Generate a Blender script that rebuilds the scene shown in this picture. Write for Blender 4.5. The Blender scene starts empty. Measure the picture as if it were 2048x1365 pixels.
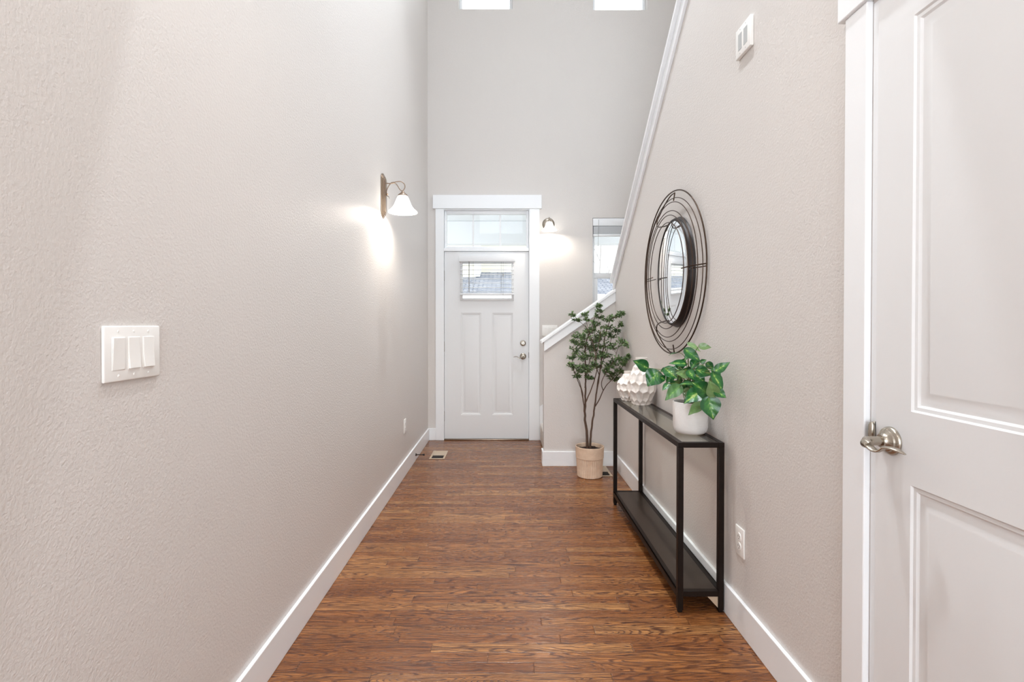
import bpy, bmesh, math, random
from mathutils import Vector, Matrix, noise as mnoise
R = math.radians
S = bpy.context.scene
COL = S.collection

# ------------------------------------------------------------------ camera
cd = bpy.data.cameras.new('camera'); cam = bpy.data.objects.new('camera', cd); COL.objects.link(cam)
cam.location = (0, 0, 1.25); cam.rotation_euler = (R(90 - 0.55), 0, 0)
cd.sensor_width = 36; cd.lens = 1010 / 2048 * 36
cd.shift_x = 11 / 2048; cd.shift_y = -22.8 / 2048
cd.clip_start = 0.02; cd.clip_end = 200
S.camera = cam
S.view_settings.view_transform = 'Standard'; S.view_settings.look = 'None'
S.view_settings.gamma = 1; S.view_settings.exposure = 0.38
S.view_settings.use_curve_mapping = False
S.cycles.use_denoising = True
S.cycles.max_bounces = 10; S.cycles.diffuse_bounces = 6; S.cycles.glossy_bounces = 5
S.cycles.transparent_max_bounces = 12; S.cycles.transmission_bounces = 6
S.cycles.caustics_reflective = False; S.cycles.caustics_refractive = False
S.cycles.sample_clamp_indirect = 6

# ------------------------------------------------------------------ world: bright overcast sky
w = bpy.data.worlds.new('world'); S.world = w; w.use_nodes = True
nt = w.node_tree; nt.nodes.clear()
wo = nt.nodes.new('ShaderNodeOutputWorld'); wb = nt.nodes.new('ShaderNodeBackground')
wb.inputs[0].default_value = (0.93, 0.97, 1.0, 1); wb.inputs[1].default_value = 2.2
nt.links.new(wb.outputs[0], wo.inputs[0])

# ------------------------------------------------------------------ lights
def area(name, loc, rot, sx, sy, power, color=(1, 1, 1), shape='RECTANGLE', portal=False, parent=None, spread=None):
    l = bpy.data.lights.new(name, 'AREA'); l.shape = shape; l.size = sx
    if shape in ('RECTANGLE', 'ELLIPSE'): l.size_y = sy
    l.energy = power; l.color = color
    if spread: l.spread = R(spread)
    o = bpy.data.objects.new(name, l); COL.objects.link(o)
    o.location = loc; o.rotation_euler = [R(a) for a in rot]
    if portal: l.cycles.is_portal = True
    if parent: o.parent = parent
    return o
WARM = (1.0, 0.985, 0.965); DAY = (0.93, 0.97, 1.0)
# unseen area lamps added as daylight from the rear room and the loft
area('room_fill_daylight', (0.05, -3.3, 1.45), (90, 0, 0), 1.6, 2.2, 68, (0.84, 0.92, 1.0))
area('loft_fill_daylight', (-0.15, -3.3, 4.3), (90, 0, 0), 1.2, 1.5, 64, (0.78, 0.89, 1.0))
area('stair_fill_daylight', (1.97, 2.9, 4.5), (90, 0, 90), 1.6, 1.2, 26, (0.82, 0.91, 1.0))  # unseen lamp in an added opening, cools the upper left wall
# sky portals at the openings of the entrance wall
for px, pz, sx, sz in ((-0.22, 4.95, .6, .64), (1.22, 4.95, .6, .64), (1.22, 1.75, .6, 1.35), (-.21, 1.71, .6, .44), (-.21, 2.27, .95, .4)):
    area('sky_portal', (px, 5.62, pz), (-90, 0, 0), sx, sz, 1, portal=True)
# unseen low ceiling lamps: first inferred from lever shadow, others added for light
CANS = [(0.02, 1.2, 5.2), (0.02, -0.4, 5), (0.02, -2.0, 6)]
ADDED_HIGH_CANS = [(0.05, 2.0, 18), (0.05, 3.5, 13)]  # unseen lamps added to brighten the foyer floor and lower walls
SCONCE_W = 17

# ------------------------------------------------------------------ materials
def lin(c):
    return tuple(((v / 255) / 12.92 if v / 255 <= .04045 else ((v / 255 + .055) / 1.055) ** 2.4) for v in c) + (1,)
class Mat:
    def __init__(s, name):
        s.m = bpy.data.materials.new(name); s.m.use_nodes = True; s.t = s.m.node_tree
        s.b = s.t.nodes['Principled BSDF']; s.out = s.t.nodes['Material Output']
    def n(s, typ, **kw):
        nd = s.t.nodes.new(typ)
        for k, v in kw.items(): setattr(nd, k, v)
        return nd
    def l(s, a, b): s.t.links.new(a, b)
    def math(s, op, a, b=None, c=None):
        nd = s.n('ShaderNodeMath', operation=op)
        for i, v in enumerate((a, b, c)):
            if v is None: continue
            if isinstance(v, (int, float)): nd.inputs[i].default_value = v
            else: s.l(v, nd.inputs[i])
        return nd.outputs[0]
    def noise(s, vec, scale, detail=3, rough=.5):
        nd = s.n('ShaderNodeTexNoise'); nd.inputs['Scale'].default_value = scale
        nd.inputs['Detail'].default_value = detail; nd.inputs['Roughness'].default_value = rough
        s.l(vec, nd.inputs['Vector']); return nd.outputs[0]
    def ramp(s, fac, stops):
        nd = s.n('ShaderNodeValToRGB'); s.l(fac, nd.inputs[0])
        e = nd.color_ramp.elements
        while len(e) < len(stops): e.new(.5)
        for i, (p, c) in enumerate(stops): e[i].position = p; e[i].color = c
        return nd.outputs[0]
    def bump(s, h, dist, strength=1):
        nd = s.n('ShaderNodeBump'); nd.inputs['Distance'].default_value = dist; nd.inputs['Strength'].default_value = strength
        s.l(h, nd.inputs['Height']); s.l(nd.outputs[0], s.b.inputs['Normal']); return nd
    def geo(s): return s.n('ShaderNodeNewGeometry').outputs['Position']
    def objc(s): return s.n('ShaderNodeTexCoord').outputs['Object']
    def mix(s, f, a, b, mode='MIX'):
        nd = s.n('ShaderNodeMix', data_type='RGBA', blend_type=mode)
        if isinstance(f, (int, float)): nd.inputs[0].default_value = f
        else: s.l(f, nd.inputs[0])
        for i, v in ((6, a), (7, b)):
            if isinstance(v, tuple): nd.inputs[i].default_value = v
            else: s.l(v, nd.inputs[i])
        return nd.outputs[2]

def simple(name, rgb, rough=.5, metal=0, spec=.5, var=.04, vscale=6, bump=None, coat=0):
    """plain material with slight procedural variation of tone"""
    M = Mat(name); c = lin(rgb)
    f = M.noise(M.objc(), vscale, 3)
    a = tuple(max(0, v * (1 - var)) for v in c[:3]) + (1,); b = tuple(min(1, v * (1 + var)) for v in c[:3]) + (1,)
    M.l(M.mix(f, a, b), M.b.inputs['Base Color'])
    M.b.inputs['Roughness'].default_value = rough; M.b.inputs['Metallic'].default_value = metal
    M.b.inputs['Specular IOR Level'].default_value = spec
    M.b.inputs['Coat Weight'].default_value = coat
    if bump: M.bump(M.noise(M.objc(), bump[0], 3), bump[1])
    return M.m

def wall_mat(name, rgb):
    M = Mat(name); p = M.geo()
    c = lin(rgb)
    big = M.noise(p, 1.2, 2)
    a = tuple(v * .985 for v in c[:3]) + (1,); b = tuple(v * 1.015 for v in c[:3]) + (1,)
    M.l(M.mix(big, a, b), M.b.inputs['Base Color'])
    n1 = M.noise(p, 120, 2, .55); n2 = M.noise(p, 260, 2, .5)
    h = M.math('ADD', M.ramp(n1, [(.30, (0, 0, 0, 1)), (.70, (1, 1, 1, 1))]), M.math('MULTIPLY', n2, .35))
    M.bump(h, .0010, .6)
    M.b.inputs['Roughness'].default_value = .46; M.b.inputs['Specular IOR Level'].default_value = .42
    return M.m
WALL = wall_mat('greige_wall_paint', (216, 211, 207))
CEIL = simple('ceiling_paint', (238, 236, 232), .8)
TRIM = simple('white_trim_paint', (241, 243, 245), .35, var=.012, vscale=3, bump=(25, .0004))
DOORM = simple('white_door_paint', (230, 231, 232), .38, var=.012, vscale=3, bump=(30, .0005))
PLASTIC = simple('white_plastic', (244, 243, 240), .3, var=.01)
INSERT = simple('grey_insert', (186, 188, 188), .5, var=.03)
NICKEL = simple('satin_nickel', (176, 168, 156), .27, 1, var=.05, vscale=40, bump=(300, .0001))
BRONZE = simple('brushed_bronze', (150, 132, 116), .3, 1, var=.08, vscale=30)
WIRE = simple('dark_bronze_wire', (72, 56, 46), .38, .85, var=.2, vscale=25)
RIM = simple('dark_bronze_rim', (34, 25, 23), .45, .3, var=.2, vscale=20)
BLACKM = simple('black_brown_metal', (28, 20, 16), .42, 0, spec=.14, var=.25, vscale=30, bump=(180, .0003))
SHELFG = simple('black_brown_glass', (52, 42, 35), .32, 0, spec=.3, var=.08, vscale=5)
DARK = simple('dark_cavity', (30, 22, 20), .8)
TAN = simple('tan_painted_metal', (196, 176, 152), .4, .2)
VASE = simple('matte_white_ceramic', (238, 232, 226), .35, var=.03, vscale=15)
HOLE = simple('black_hole', (25, 25, 25), .9)
SOIL = simple('dark_soil', (48, 32, 26), .95, var=.5, vscale=60, bump=(90, .004))
BARK = simple('reddish_brown_bark', (88, 66, 52), .75, var=.35, vscale=50, bump=(120, .001))
STEM = simple('green_stem', (112, 126, 66), .5, var=.2, vscale=20)
TWIG = simple('brown_twig', (110, 84, 66), .7, var=.2, vscale=20)
CARPET = simple('cream_stair_carpet', (226, 220, 212), .95, var=.12, vscale=120, bump=(400, .003))
SLAT = simple('white_blind_slat', (238, 240, 242), .4, var=.01)
CORD = simple('blind_cord', (150, 150, 148), .6)
SOFFIT = simple('grey_soffit_boards', (228, 230, 232), .6)
SIDING_W = simple('white_fascia', (236, 238, 240), .5)
CONC = simple('concrete', (178, 176, 172), .9, var=.12, vscale=3, bump=(60, .002))
TREEB = simple('grey_bark', (164, 160, 158), .9, var=.2, vscale=8)
LEAFS = None

def siding_mat():
    M = Mat('cream_lap_siding'); sep = M.n('ShaderNodeSeparateXYZ'); M.l(M.geo(), sep.inputs[0])
    f = M.math('FRACT', M.math('MULTIPLY', sep.outputs[2], 1 / .15))
    c = M.ramp(f, [(0, lin((150, 146, 128))), (.08, lin((238, 234, 212))), (1, lin((232, 227, 204)))])
    M.l(c, M.b.inputs['Base Color']); M.b.inputs['Roughness'].default_value = .7; M.bump(f, .02, .6); return M.m
SIDING = siding_mat()
def shingle_mat():
    M = Mat('grey_asphalt_shingles'); mp = M.n('ShaderNodeMapping')
    mp.inputs['Scale'].default_value = (1, 1, 1); M.l(M.objc(), mp.inputs[0])
    bt = M.n('ShaderNodeTexBrick'); M.l(mp.outputs[0], bt.inputs['Vector'])
    bt.inputs['Color1'].default_value = lin((122, 125, 134)); bt.inputs['Color2'].default_value = lin((172, 173, 180))
    bt.inputs['Mortar'].default_value = lin((98, 104, 120)); bt.inputs['Scale'].default_value = 1
    bt.inputs['Mortar Size'].default_value = .02; bt.inputs['Brick Width'].default_value = .26; bt.inputs['Row Height'].default_value = .13
    bt.inputs['Bias'].default_value = 0
    n_ = M.noise(M.objc(), 9, 4)
    M.l(M.mix(M.ramp(n_, [(.4, (0, 0, 0, 1)), (.6, (1, 1, 1, 1))]), M.mix(.5, bt.outputs[0], lin((126, 129, 138))), bt.outputs[0]), M.b.inputs['Base Color'])
    M.b.inputs['Roughness'].default_value = .95; M.bump(bt.outputs[1], .01); return M.m
SHINGLE = shingle_mat()

def glass_pane(name, tint=(1, 1, 1, 1), base=.02, top=.55, rough=.0):
    M = Mat(name); M.t.nodes.remove(M.b)
    tr = M.n('ShaderNodeBsdfTransparent'); tr.inputs[0].default_value = tint
    gl = M.n('ShaderNodeBsdfGlossy'); gl.inputs['Roughness'].default_value = rough
    lw = M.n('ShaderNodeLayerWeight'); lw.inputs[0].default_value = .5
    f = M.math('POWER', lw.outputs['Facing'], 4.0)
    f = M.math('MULTIPLY_ADD', f, top, base)
    mx = M.n('ShaderNodeMixShader'); M.l(f, mx.inputs[0]); M.l(tr.outputs[0], mx.inputs[1]); M.l(gl.outputs[0], mx.inputs[2])
    M.l(mx.outputs[0], M.out.inputs[0]); return M.m
PANE = glass_pane('clear_window_glass', (.97, .98, .98, 1), .005, .4)
TOPGLASS = glass_pane('green_tinted_table_glass', (.90, .93, .89, 1), .04, .75)
MIRROR = simple('silvered_mirror', (245, 248, 250), .0, 1, var=.002)
MIRROR.node_tree.nodes['Principled BSDF'].inputs['Roughness'].default_value = .015

def shade_mat():
    M = Mat('frosted_lamp_glass'); M.t.nodes.remove(M.b)
    tl = M.n('ShaderNodeBsdfTranslucent'); tl.inputs[0].default_value = (.95, .95, .92, 1)
    df = M.n('ShaderNodeBsdfDiffuse'); df.inputs[0].default_value = (.95, .95, .94, 1)
    em = M.n('ShaderNodeEmission'); em.inputs[0].default_value = (1, .97, .92, 1)
    fac = M.noise(M.objc(), 14, 3)
    M.l(M.math('MULTIPLY_ADD', fac, .5, .95), em.inputs[1])
    m1 = M.n('ShaderNodeMixShader'); m1.inputs[0].default_value = .5
    M.l(tl.outputs[0], m1.inputs[1]); M.l(df.outputs[0], m1.inputs[2])
    ad = M.n('ShaderNodeAddShader'); M.l(m1.outputs[0], ad.inputs[0]); M.l(em.outputs[0], ad.inputs[1])
    M.l(ad.outputs[0], M.out.inputs[0]); return M.m
SHADE = shade_mat()
def emit_mat(name, col, st):
    M = Mat(name); M.t.nodes.remove(M.b); em = M.n('ShaderNodeEmission'); em.inputs[0].default_value = col; em.inputs[1].default_value = st
    M.l(em.outputs[0], M.out.inputs[0]); return M.m

def floor_mat():
    M = Mat('stained_oak_strip_floor'); sep = M.n('ShaderNodeSeparateXYZ'); M.l(M.geo(), sep.inputs[0])
    X, Y = sep.outputs[0], sep.outputs[1]
    rowf = M.math('MULTIPLY', M.math('ADD', Y, 10), 1 / .057)
    row = M.math('FLOOR', rowf); fy = M.math('FRACT', rowf)
    wn = M.n('ShaderNodeTexWhiteNoise', noise_dimensions='1D'); M.l(row, wn.inputs['W'])
    wn2 = M.n('ShaderNodeTexWhiteNoise', noise_dimensions='1D'); M.l(M.math('ADD', row, 431.7), wn2.inputs['W'])
    ln = M.math('MULTIPLY_ADD', wn2.outputs[0], .7, .55)
    cf = M.math('DIVIDE', M.math('ADD', M.math('MULTIPLY', wn.outputs[0], 7.3), M.math('ADD', X, 10)), ln)
    colm = M.math('FLOOR', cf); fx = M.math('FRACT', cf)
    cb = M.n('ShaderNodeCombineXYZ'); M.l(row, cb.inputs[0]); M.l(colm, cb.inputs[1])
    wp = M.n('ShaderNodeTexWhiteNoise', noise_dimensions='3D'); M.l(cb.outputs[0], wp.inputs['Vector'])
    sc = M.n('ShaderNodeSeparateColor'); M.l(wp.outputs['Color'], sc.inputs[0])
    pid, pid2, pid3 = sc.outputs[0], sc.outputs[1], sc.outputs[2]
    # grain field, stretched along the strip, offset for every strip
    def gvec(kx, ky, kz):
        c = M.n('ShaderNodeCombineXYZ')
        M.l(M.math('ADD', M.math('MULTIPLY', X, kx), M.math('MULTIPLY', pid2, 60)), c.inputs[0])
        M.l(M.math('ADD', M.math('MULTIPLY', Y, ky), M.math('MULTIPLY', pid, 90)), c.inputs[1])
        M.l(M.math('MULTIPLY', pid3, kz), c.inputs[2]); return c.outputs[0]
    g = M.noise(gvec(1.5, 12, 50), 1.25, 1.5, .45)
    wob = M.noise(gvec(14, 90, 20), 1, 2, .5)
    freq = M.math('MULTIPLY_ADD', pid3, 20, 12)
    ph = M.math('ADD', M.math('MULTIPLY', g, freq), M.math('MULTIPLY', wob, .7))
    tri = M.math('FRACT', ph)
    ring = M.ramp(tri, [(0, (1, 1, 1, 1)), (.10, (.8, .8, .8, 1)), (.26, (.08, .08, .08, 1)), (.78, (0, 0, 0, 1)), (.95, (.8, .8, .8, 1)), (1, (1, 1, 1, 1))])
    pores = M.noise(gvec(11, 380, 9), 1, 2, .6)
    porem = M.ramp(pores, [(.48, (0, 0, 0, 1)), (.60, (1, 1, 1, 1))])
    base = M.ramp(pid, [(0, lin((132, 80, 40))), (.25, lin((156, 99, 52))), (.7, lin((173, 115, 64))), (1, lin((204, 149, 92)))])
    soft = M.noise(gvec(2.2, 30, 9), 1, 2, .5)
    base = M.mix(M.math('MULTIPLY', soft, .5), base, lin((146, 90, 52)))
    strk = M.ramp(M.noise(gvec(1.6, 110, 33), 1, 3, .6), [(.40, (0, 0, 0, 1)), (.62, (1, 1, 1, 1))])
    base = M.mix(M.math('MULTIPLY', strk, .5), base, lin((92, 52, 30)))
    c1 = M.mix(M.math('MULTIPLY', ring, M.math('MULTIPLY_ADD', pid2, .2, .8)), base, lin((62, 28, 13)))
    c2 = M.mix(M.math('MULTIPLY', porem, .7), c1, lin((66, 32, 16)))
    # seams
    ey = M.math('MINIMUM', fy, M.math('SUBTRACT', 1, fy))
    sy = M.ramp(ey, [(0, (1, 1, 1, 1)), (.028, (0, 0, 0, 1))])
    ex = M.math('MULTIPLY', M.math('MINIMUM', fx, M.math('SUBTRACT', 1, fx)), ln)
    sx = M.ramp(ex, [(0, (1, 1, 1, 1)), (.0010, (0, 0, 0, 1))])
    seam = M.math('MAXIMUM', sy, sx)
    c3 = M.mix(M.math('MULTIPLY', seam, .5), c2, lin((44, 24, 15)))
    M.l(c3, M.b.inputs['Base Color'])
    M.l(M.math('MULTIPLY_ADD', ring, .08, .26), M.b.inputs['Roughness'])
    M.b.inputs['Specular IOR Level'].default_value = .52
    h = M.math('SUBTRACT', M.math('MULTIPLY', M.math('ADD', ring, porem), -.18), M.math('MULTIPLY', seam, 1.2))
    M.bump(h, .0007, .7)
    return M.m
FLOOR = floor_mat()

def leaf_mat():
    M = Mat('variegated_philodendron_leaf'); uv = M.n('ShaderNodeTexCoord').outputs['UV']
    sep = M.n('ShaderNodeSeparateXYZ'); M.l(uv, sep.inputs[0]); U, V = sep.outputs[0], sep.outputs[1]
    d = M.math('ABSOLUTE', M.math('SUBTRACT', U, .5))
    oi = M.n('ShaderNodeObjectInfo').outputs['Random']
    cv = M.n('ShaderNodeCombineXYZ'); M.l(M.math('SUBTRACT', V, M.math('MULTIPLY', d, .9)), cv.inputs[0]); M.l(d, cv.inputs[1]); M.l(M.math('MULTIPLY', oi, 30), cv.inputs[2])
    st = M.n('ShaderNodeMapping'); st.inputs['Scale'].default_value = (2.4, 1.6, 1); M.l(cv.outputs[0], st.inputs[0])
    n_ = M.noise(st.outputs[0], 3, 3, .6)
    k = M.math('ADD', M.math('MULTIPLY', d, 2.6), M.math('MULTIPLY', M.math('SUBTRACT', n_, .42), 2.3))
    k = M.math('ADD', k, M.math('MULTIPLY', M.math('SUBTRACT', oi, .5), .3))
    col = M.ramp(k, [(.0, lin((168, 190, 108))), (.10, lin((116, 160, 74))), (.26, lin((58, 122, 50))), (1, lin((30, 88, 44)))])
    mid = M.ramp(d, [(0, (1, 1, 1, 1)), (.02, (0, 0, 0, 1))])
    col = M.mix(M.math('MULTIPLY', mid, .5), col, lin((150, 190, 110)))
    pale = M.ramp(oi, [(.72, (0, 0, 0, 1)), (.8, (1, 1, 1, 1))])
    col = M.mix(M.math('MULTIPLY', pale, .55), col, lin((140, 166, 108)))
    M.l(col, M.b.inputs['Base Color']); M.b.inputs['Roughness'].default_value = .32
    M.b.inputs['Coat Weight'].default_value = .15
    wv = M.math('SINE', M.math('MULTIPLY', cv.outputs[0] if False else M.math('SUBTRACT', V, M.math('MULTIPLY', d, .9)), 60))
    M.bump(wv, .00012, .3)
    return M.m
PHILO = leaf_mat()
def foliage_mat():
    M = Mat('small_green_leaves'); f = M.noise(M.objc(), 45, 2)
    M.l(M.ramp(f, [(.3, lin((56, 78, 46))), (.5, lin((90, 116, 70))), (.7, lin((130, 152, 98)))]), M.b.inputs['Base Color'])
    M.b.inputs['Roughness'].default_value = .5; return M.m
FOLI = foliage_mat()
def pot_mat():
    M = Mat('pinkish_beige_stoneware'); f = M.noise(M.objc(), 18, 4, .6)
    M.l(M.ramp(f, [(.3, lin((214, 186, 160))), (.7, lin((232, 208, 184)))]), M.b.inputs['Base Color']); M.b.inputs['Roughness'].default_value = .75
    M.bump(M.noise(M.objc(), 160, 3), .0006); return M.m
POTM = pot_mat()
def ribpot_mat():
    M = Mat('white_ribbed_ceramic'); sep = M.n('ShaderNodeSeparateXYZ'); M.l(M.objc(), sep.inputs[0])
    wob = M.noise(M.objc(), 30, 3)
    wv = M.math('SINE', M.math('ADD', M.math('MULTIPLY', sep.outputs[2], 1500), M.math('MULTIPLY', wob, 5)))
    M.b.inputs['Base Color'].default_value = lin((236, 233, 230)); M.b.inputs['Roughness'].default_value = .65
    M.bump(M.math('ADD', wv, M.noise(M.objc(), 200, 3)), .0004, .6); return M.m
RIBPOT = ribpot_mat()

# ------------------------------------------------------------------ mesh helpers
class B:
    def __init__(s): s.bm = bmesh.new()
    def box(s, x0, x1, y0, y1, z0, z1, bev=0, seg=2):
        t = bmesh.new()
        vs = [t.verts.new((x, y, z)) for z in (z0, z1) for y in (y0, y1) for x in (x0, x1)]
        for q in ((0, 2, 3, 1), (4, 5, 7, 6), (0, 1, 5, 4), (2, 6, 7, 3), (0, 4, 6, 2), (1, 3, 7, 5)):
            t.faces.new([vs[i] for i in q])
        if bev: bmesh.ops.bevel(t, geom=t.edges[:], offset=bev, segments=seg, affect='EDGES', profile=.5)
        s.merge(t); return s
    def merge(s, t, mat=None):
        if mat is not None: bmesh.ops.transform(t, matrix=mat, verts=t.verts)
        me = bpy.data.meshes.new('tmp'); t.to_mesh(me); t.free(); s.bm.from_mesh(me); bpy.data.meshes.remove(me)
    def lathe(s, prof, seg=48, M=None, close=False):
        t = bmesh.new(); rings = []
        for r, z in prof:
            if r < 1e-6: rings.append([t.verts.new((0, 0, z))])
            else: rings.append([t.verts.new((r * math.cos(2 * math.pi * i / seg), r * math.sin(2 * math.pi * i / seg), z)) for i in range(seg)])
        for a, b in zip(rings, rings[1:]):
            for i in range(seg):
                j = (i + 1) % seg
                q = [a[i % len(a)], a[j % len(a)], b[j % len(b)], b[i % len(b)]]
                u = []
                for v in q:
                    if v not in u: u.append(v)
                if len(u) > 2:
                    try: t.faces.new(u)
                    except ValueError: pass
        bmesh.ops.recalc_face_normals(t, faces=t.faces[:])
        s.merge(t, M); return s
    def tube(s, pts, r, seg=8, closed=False, sx=1, sy=1, up=None):
        pts = [Vector(p) for p in pts]; n = len(pts)
        rad = r if isinstance(r, (list, tuple)) else [r] * n
        t = bmesh.new(); rings = []; prev = None
        for i, p in enumerate(pts):
            if closed: d = pts[(i + 1) % n] - pts[i - 1]
            else: d = pts[min(i + 1, n - 1)] - pts[max(i - 1, 0)]
            d.normalize()
            if prev is None:
                u = Vector(up) if up else (Vector((0, 0, 1)) if abs(d.z) < .9 else Vector((1, 0, 0)))
            else: u = prev
            a = (u - d * u.dot(d)).normalized(); prev = a; b = d.cross(a)
            rings.append([t.verts.new(p + (a * math.cos(2 * math.pi * k / seg) * sx + b * math.sin(2 * math.pi * k / seg) * sy) * rad[i]) for k in range(seg)])
        m = n if closed else n - 1
        for i in range(m):
            A, C = rings[i], rings[(i + 1) % n]
            for k in range(seg): t.faces.new((A[k], A[(k + 1) % seg], C[(k + 1) % seg], C[k]))
        if not closed: t.faces.new(rings[0][::-1]); t.faces.new(rings[-1])
        bmesh.ops.recalc_face_normals(t, faces=t.faces[:])
        s.merge(t); return s
    def prism(s, poly, axis, a0, a1, bev=0):
        """poly: 2-D outline; axis 'x' -> (y,z) pairs, 'y' -> (x,z), 'z' -> (x,y)"""
        t = bmesh.new()
        def P(p, a): return {'x': (a, p[0], p[1]), 'y': (p[0], a, p[1]), 'z': (p[0], p[1], a)}[axis]
        v0 = [t.verts.new(P(p, a0)) for p in poly]; v1 = [t.verts.new(P(p, a1)) for p in poly]
        t.faces.new(v0); t.faces.new(v1[::-1]); n = len(poly)
        for i in range(n): t.faces.new((v0[i], v1[i], v1[(i + 1) % n], v0[(i + 1) % n]))
        bmesh.ops.recalc_face_normals(t, faces=t.faces[:])
        if bev: bmesh.ops.bevel(t, geom=t.edges[:], offset=bev, segments=2, affect='EDGES', profile=.5)
        s.merge(t); return s
    def wall(s, axis, u0, u1, z0, z1, a0, a1, holes):
        """upright slab with rectangular openings; u runs along the wall"""
        us = sorted({u0, u1, *[h[0] for h in holes], *[h[1] for h in holes]}); zs = sorted({z0, z1, *[h[2] for h in holes], *[h[3] for h in holes]})
        us = [u for u in us if u0 <= u <= u1]; zs = [z for z in zs if z0 <= z <= z1]
        def solid(i, j):
            if i < 0 or j < 0 or i >= len(us) - 1 or j >= len(zs) - 1: return False
            cu, cz = (us[i] + us[i + 1]) / 2, (zs[j] + zs[j + 1]) / 2
            return not any(h[0] < cu < h[1] and h[2] < cz < h[3] for h in holes)
        t = bmesh.new()
        def P(u, z, a): return t.verts.new((u, a, z) if axis == 'y' else (a, u, z))
        for i in range(len(us) - 1):
            for j in range(len(zs) - 1):
                if not solid(i, j): continue
                A, C, Dz, E = us[i], us[i + 1], zs[j], zs[j + 1]
                for a in (a0, a1): t.faces.new((P(A, Dz, a), P(C, Dz, a), P(C, E, a), P(A, E, a)))
                for di, dj, q in ((-1, 0, ((A, Dz), (A, E))), (1, 0, ((C, Dz), (C, E))), (0, -1, ((A, Dz), (C, Dz))), (0, 1, ((A, E), (C, E)))):
                    if not solid(i + di, j + dj):
                        (p, q1), (r_, s1) = q
                        t.faces.new((P(p, q1, a0), P(r_, s1, a0), P(r_, s1, a1), P(p, q1, a1)))
        bmesh.ops.remove_doubles(t, verts=t.verts[:], dist=1e-5); bmesh.ops.recalc_face_normals(t, faces=t.faces[:])
        s.merge(t); return s

def obj(name, b, mat, parent=None, smooth=None, world=True, loc=None):
    me = bpy.data.meshes.new(name)
    bm = b.bm if isinstance(b, B) else b
    o = bpy.data.objects.new(name, me); COL.objects.link(o)
    off = Vector((0, 0, 0))
    if loc is not None: off = Vector(loc); o.location = off
    if loc is not None: bmesh.ops.translate(bm, vec=-off, verts=bm.verts)
    bm.to_mesh(me); bm.free()
    for m in (mat if isinstance(mat, (list, tuple)) else [mat]): me.materials.append(m)
    if smooth:
        me.shade_smooth(); me.set_sharp_from_angle(angle=R(smooth))
    if parent: o.parent = parent
    return o
def tag(o, label=None, cat=None, group=None, kind=None):
    if label: o['label'] = label
    if cat: o['category'] = cat
    if group: o['group'] = group
    if kind: o['kind'] = kind
    return o
def thing(name, label, cat, loc=(0, 0, 0), rz=0, group=None, kind=None):
    o = bpy.data.objects.new(name, None); COL.objects.link(o); o.empty_display_size = .1
    o.location = loc; o.rotation_euler = (0, 0, R(rz)); return tag(o, label, cat, group, kind)
def struct(name, b, mat, label, cat, smooth=None, loc=None):
    return tag(obj(name, b, mat, None, smooth, loc=loc), label, cat, None, 'structure')
def dup(root, loc, rz, label, group=None):
    r = root.copy(); COL.objects.link(r); r.location = loc; r.rotation_euler = (0, 0, R(rz)); r['label'] = label
    if group: r['group'] = group
    def rec(a, b):
        for ch in list(a.children):
            c = ch.copy(); COL.objects.link(c); c.parent = b; rec(ch, c)
    rec(root, r); return r
RX90 = Matrix.Rotation(R(90), 4, 'X')      # lathe axis z -> -y (towards the room)
def facing(x=0, y=0, z=0): return Matrix.Translation((x, y, z)) @ Matrix.Rotation(R(90), 4, 'X')

# ================================================================== THE ROOM
XL, XR, YB = -.85, .96, 5.46
YF, ZL, ZH = -3.5, 2.75, 5.5           # rear wall, low hall ceiling, high ceiling
XO = 2.0                               # outer wall of the stairwell
struct('floor', B().box(XL - .12, XR + .12, YF - .12, YB + .15, -.08, 0).box(XR + .12, XO + .12, YF - .12, YB + .15, -.08, 0), FLOOR, 'reddish brown oak strip floor with boards running across the hall', 'floor')
struct('wall_left', B().box(XL - .12, XL, YF - .12, YB + .15, 0, ZH), WALL, 'long greige textured wall on the left side of the hall', 'wall')
DX0, DX1 = -.692, .258                  # rough opening of the front door
WIN = (.93, 1.512, 1.08, 2.405)
UP1 = (-.514, .065, 4.645, 5.27); UP2 = (.93, 1.512, 4.635, 5.27)
struct('wall_back', B().wall('y', XL, XO, 0, ZH, YB, YB + .15, [(DX0, DX1, 0, 2.50), WIN, UP1, UP2]), WALL, 'tall greige entrance wall with the front door and windows', 'wall')
# sloping top line of the stair half wall
def captop(y): return 3.022 - .78 * (y - 2.753)
CT = .028
yb_top = 1.5
struct('wall_right', B().prism([(YF, 0), (.42, 0), (.42, 2.088), (1.327, 2.088), (1.327, 0), (YB - .88, 0), (YB - .88, captop(YB - .88) - CT), (yb_top, captop(yb_top) - CT), (YF, captop(yb_top) - CT)], 'x', XR, XR + .12), WALL, 'greige wall on the right whose top edge slopes up with the stairs', 'wall')
struct('wall_stairwell', B().wall('x', YF - .12, YB + .15, 0, ZH, XO, XO + .12, [(2.1, 3.7, 3.9, 5.1)]), WALL, 'outer greige wall of the stairwell behind the sloping half wall', 'wall')  # opening added for the unseen stairwell fill lamp
KY = 4.46
KX = .331
def kcap(x): return 1.109 + .70 * (x - .305)
struct('wall_stair_knee', B().prism([(KX, 0), (XR, 0), (XR, kcap(XR) - .027), (KX, kcap(KX) - .027)], 'y', KY, KY + .12), WALL, 'low greige half wall with sloping white cap behind the potted tree', 'wall')
struct('wall_rear', B().wall('y', XL, XO, 0, ZH, YF - .12, YF, [(-.75, .85, .35, 2.55), (-.8, .5, 3.5, 5.1)]), WALL, 'rear wall behind the viewpoint with two large openings added for daylight', 'wall')
ceil = struct('ceiling', B().box(XL, XR, YF, 1.34, ZL, ZL + .25), CEIL, 'low white ceiling over the near end of the hall', 'ceiling')
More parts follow.
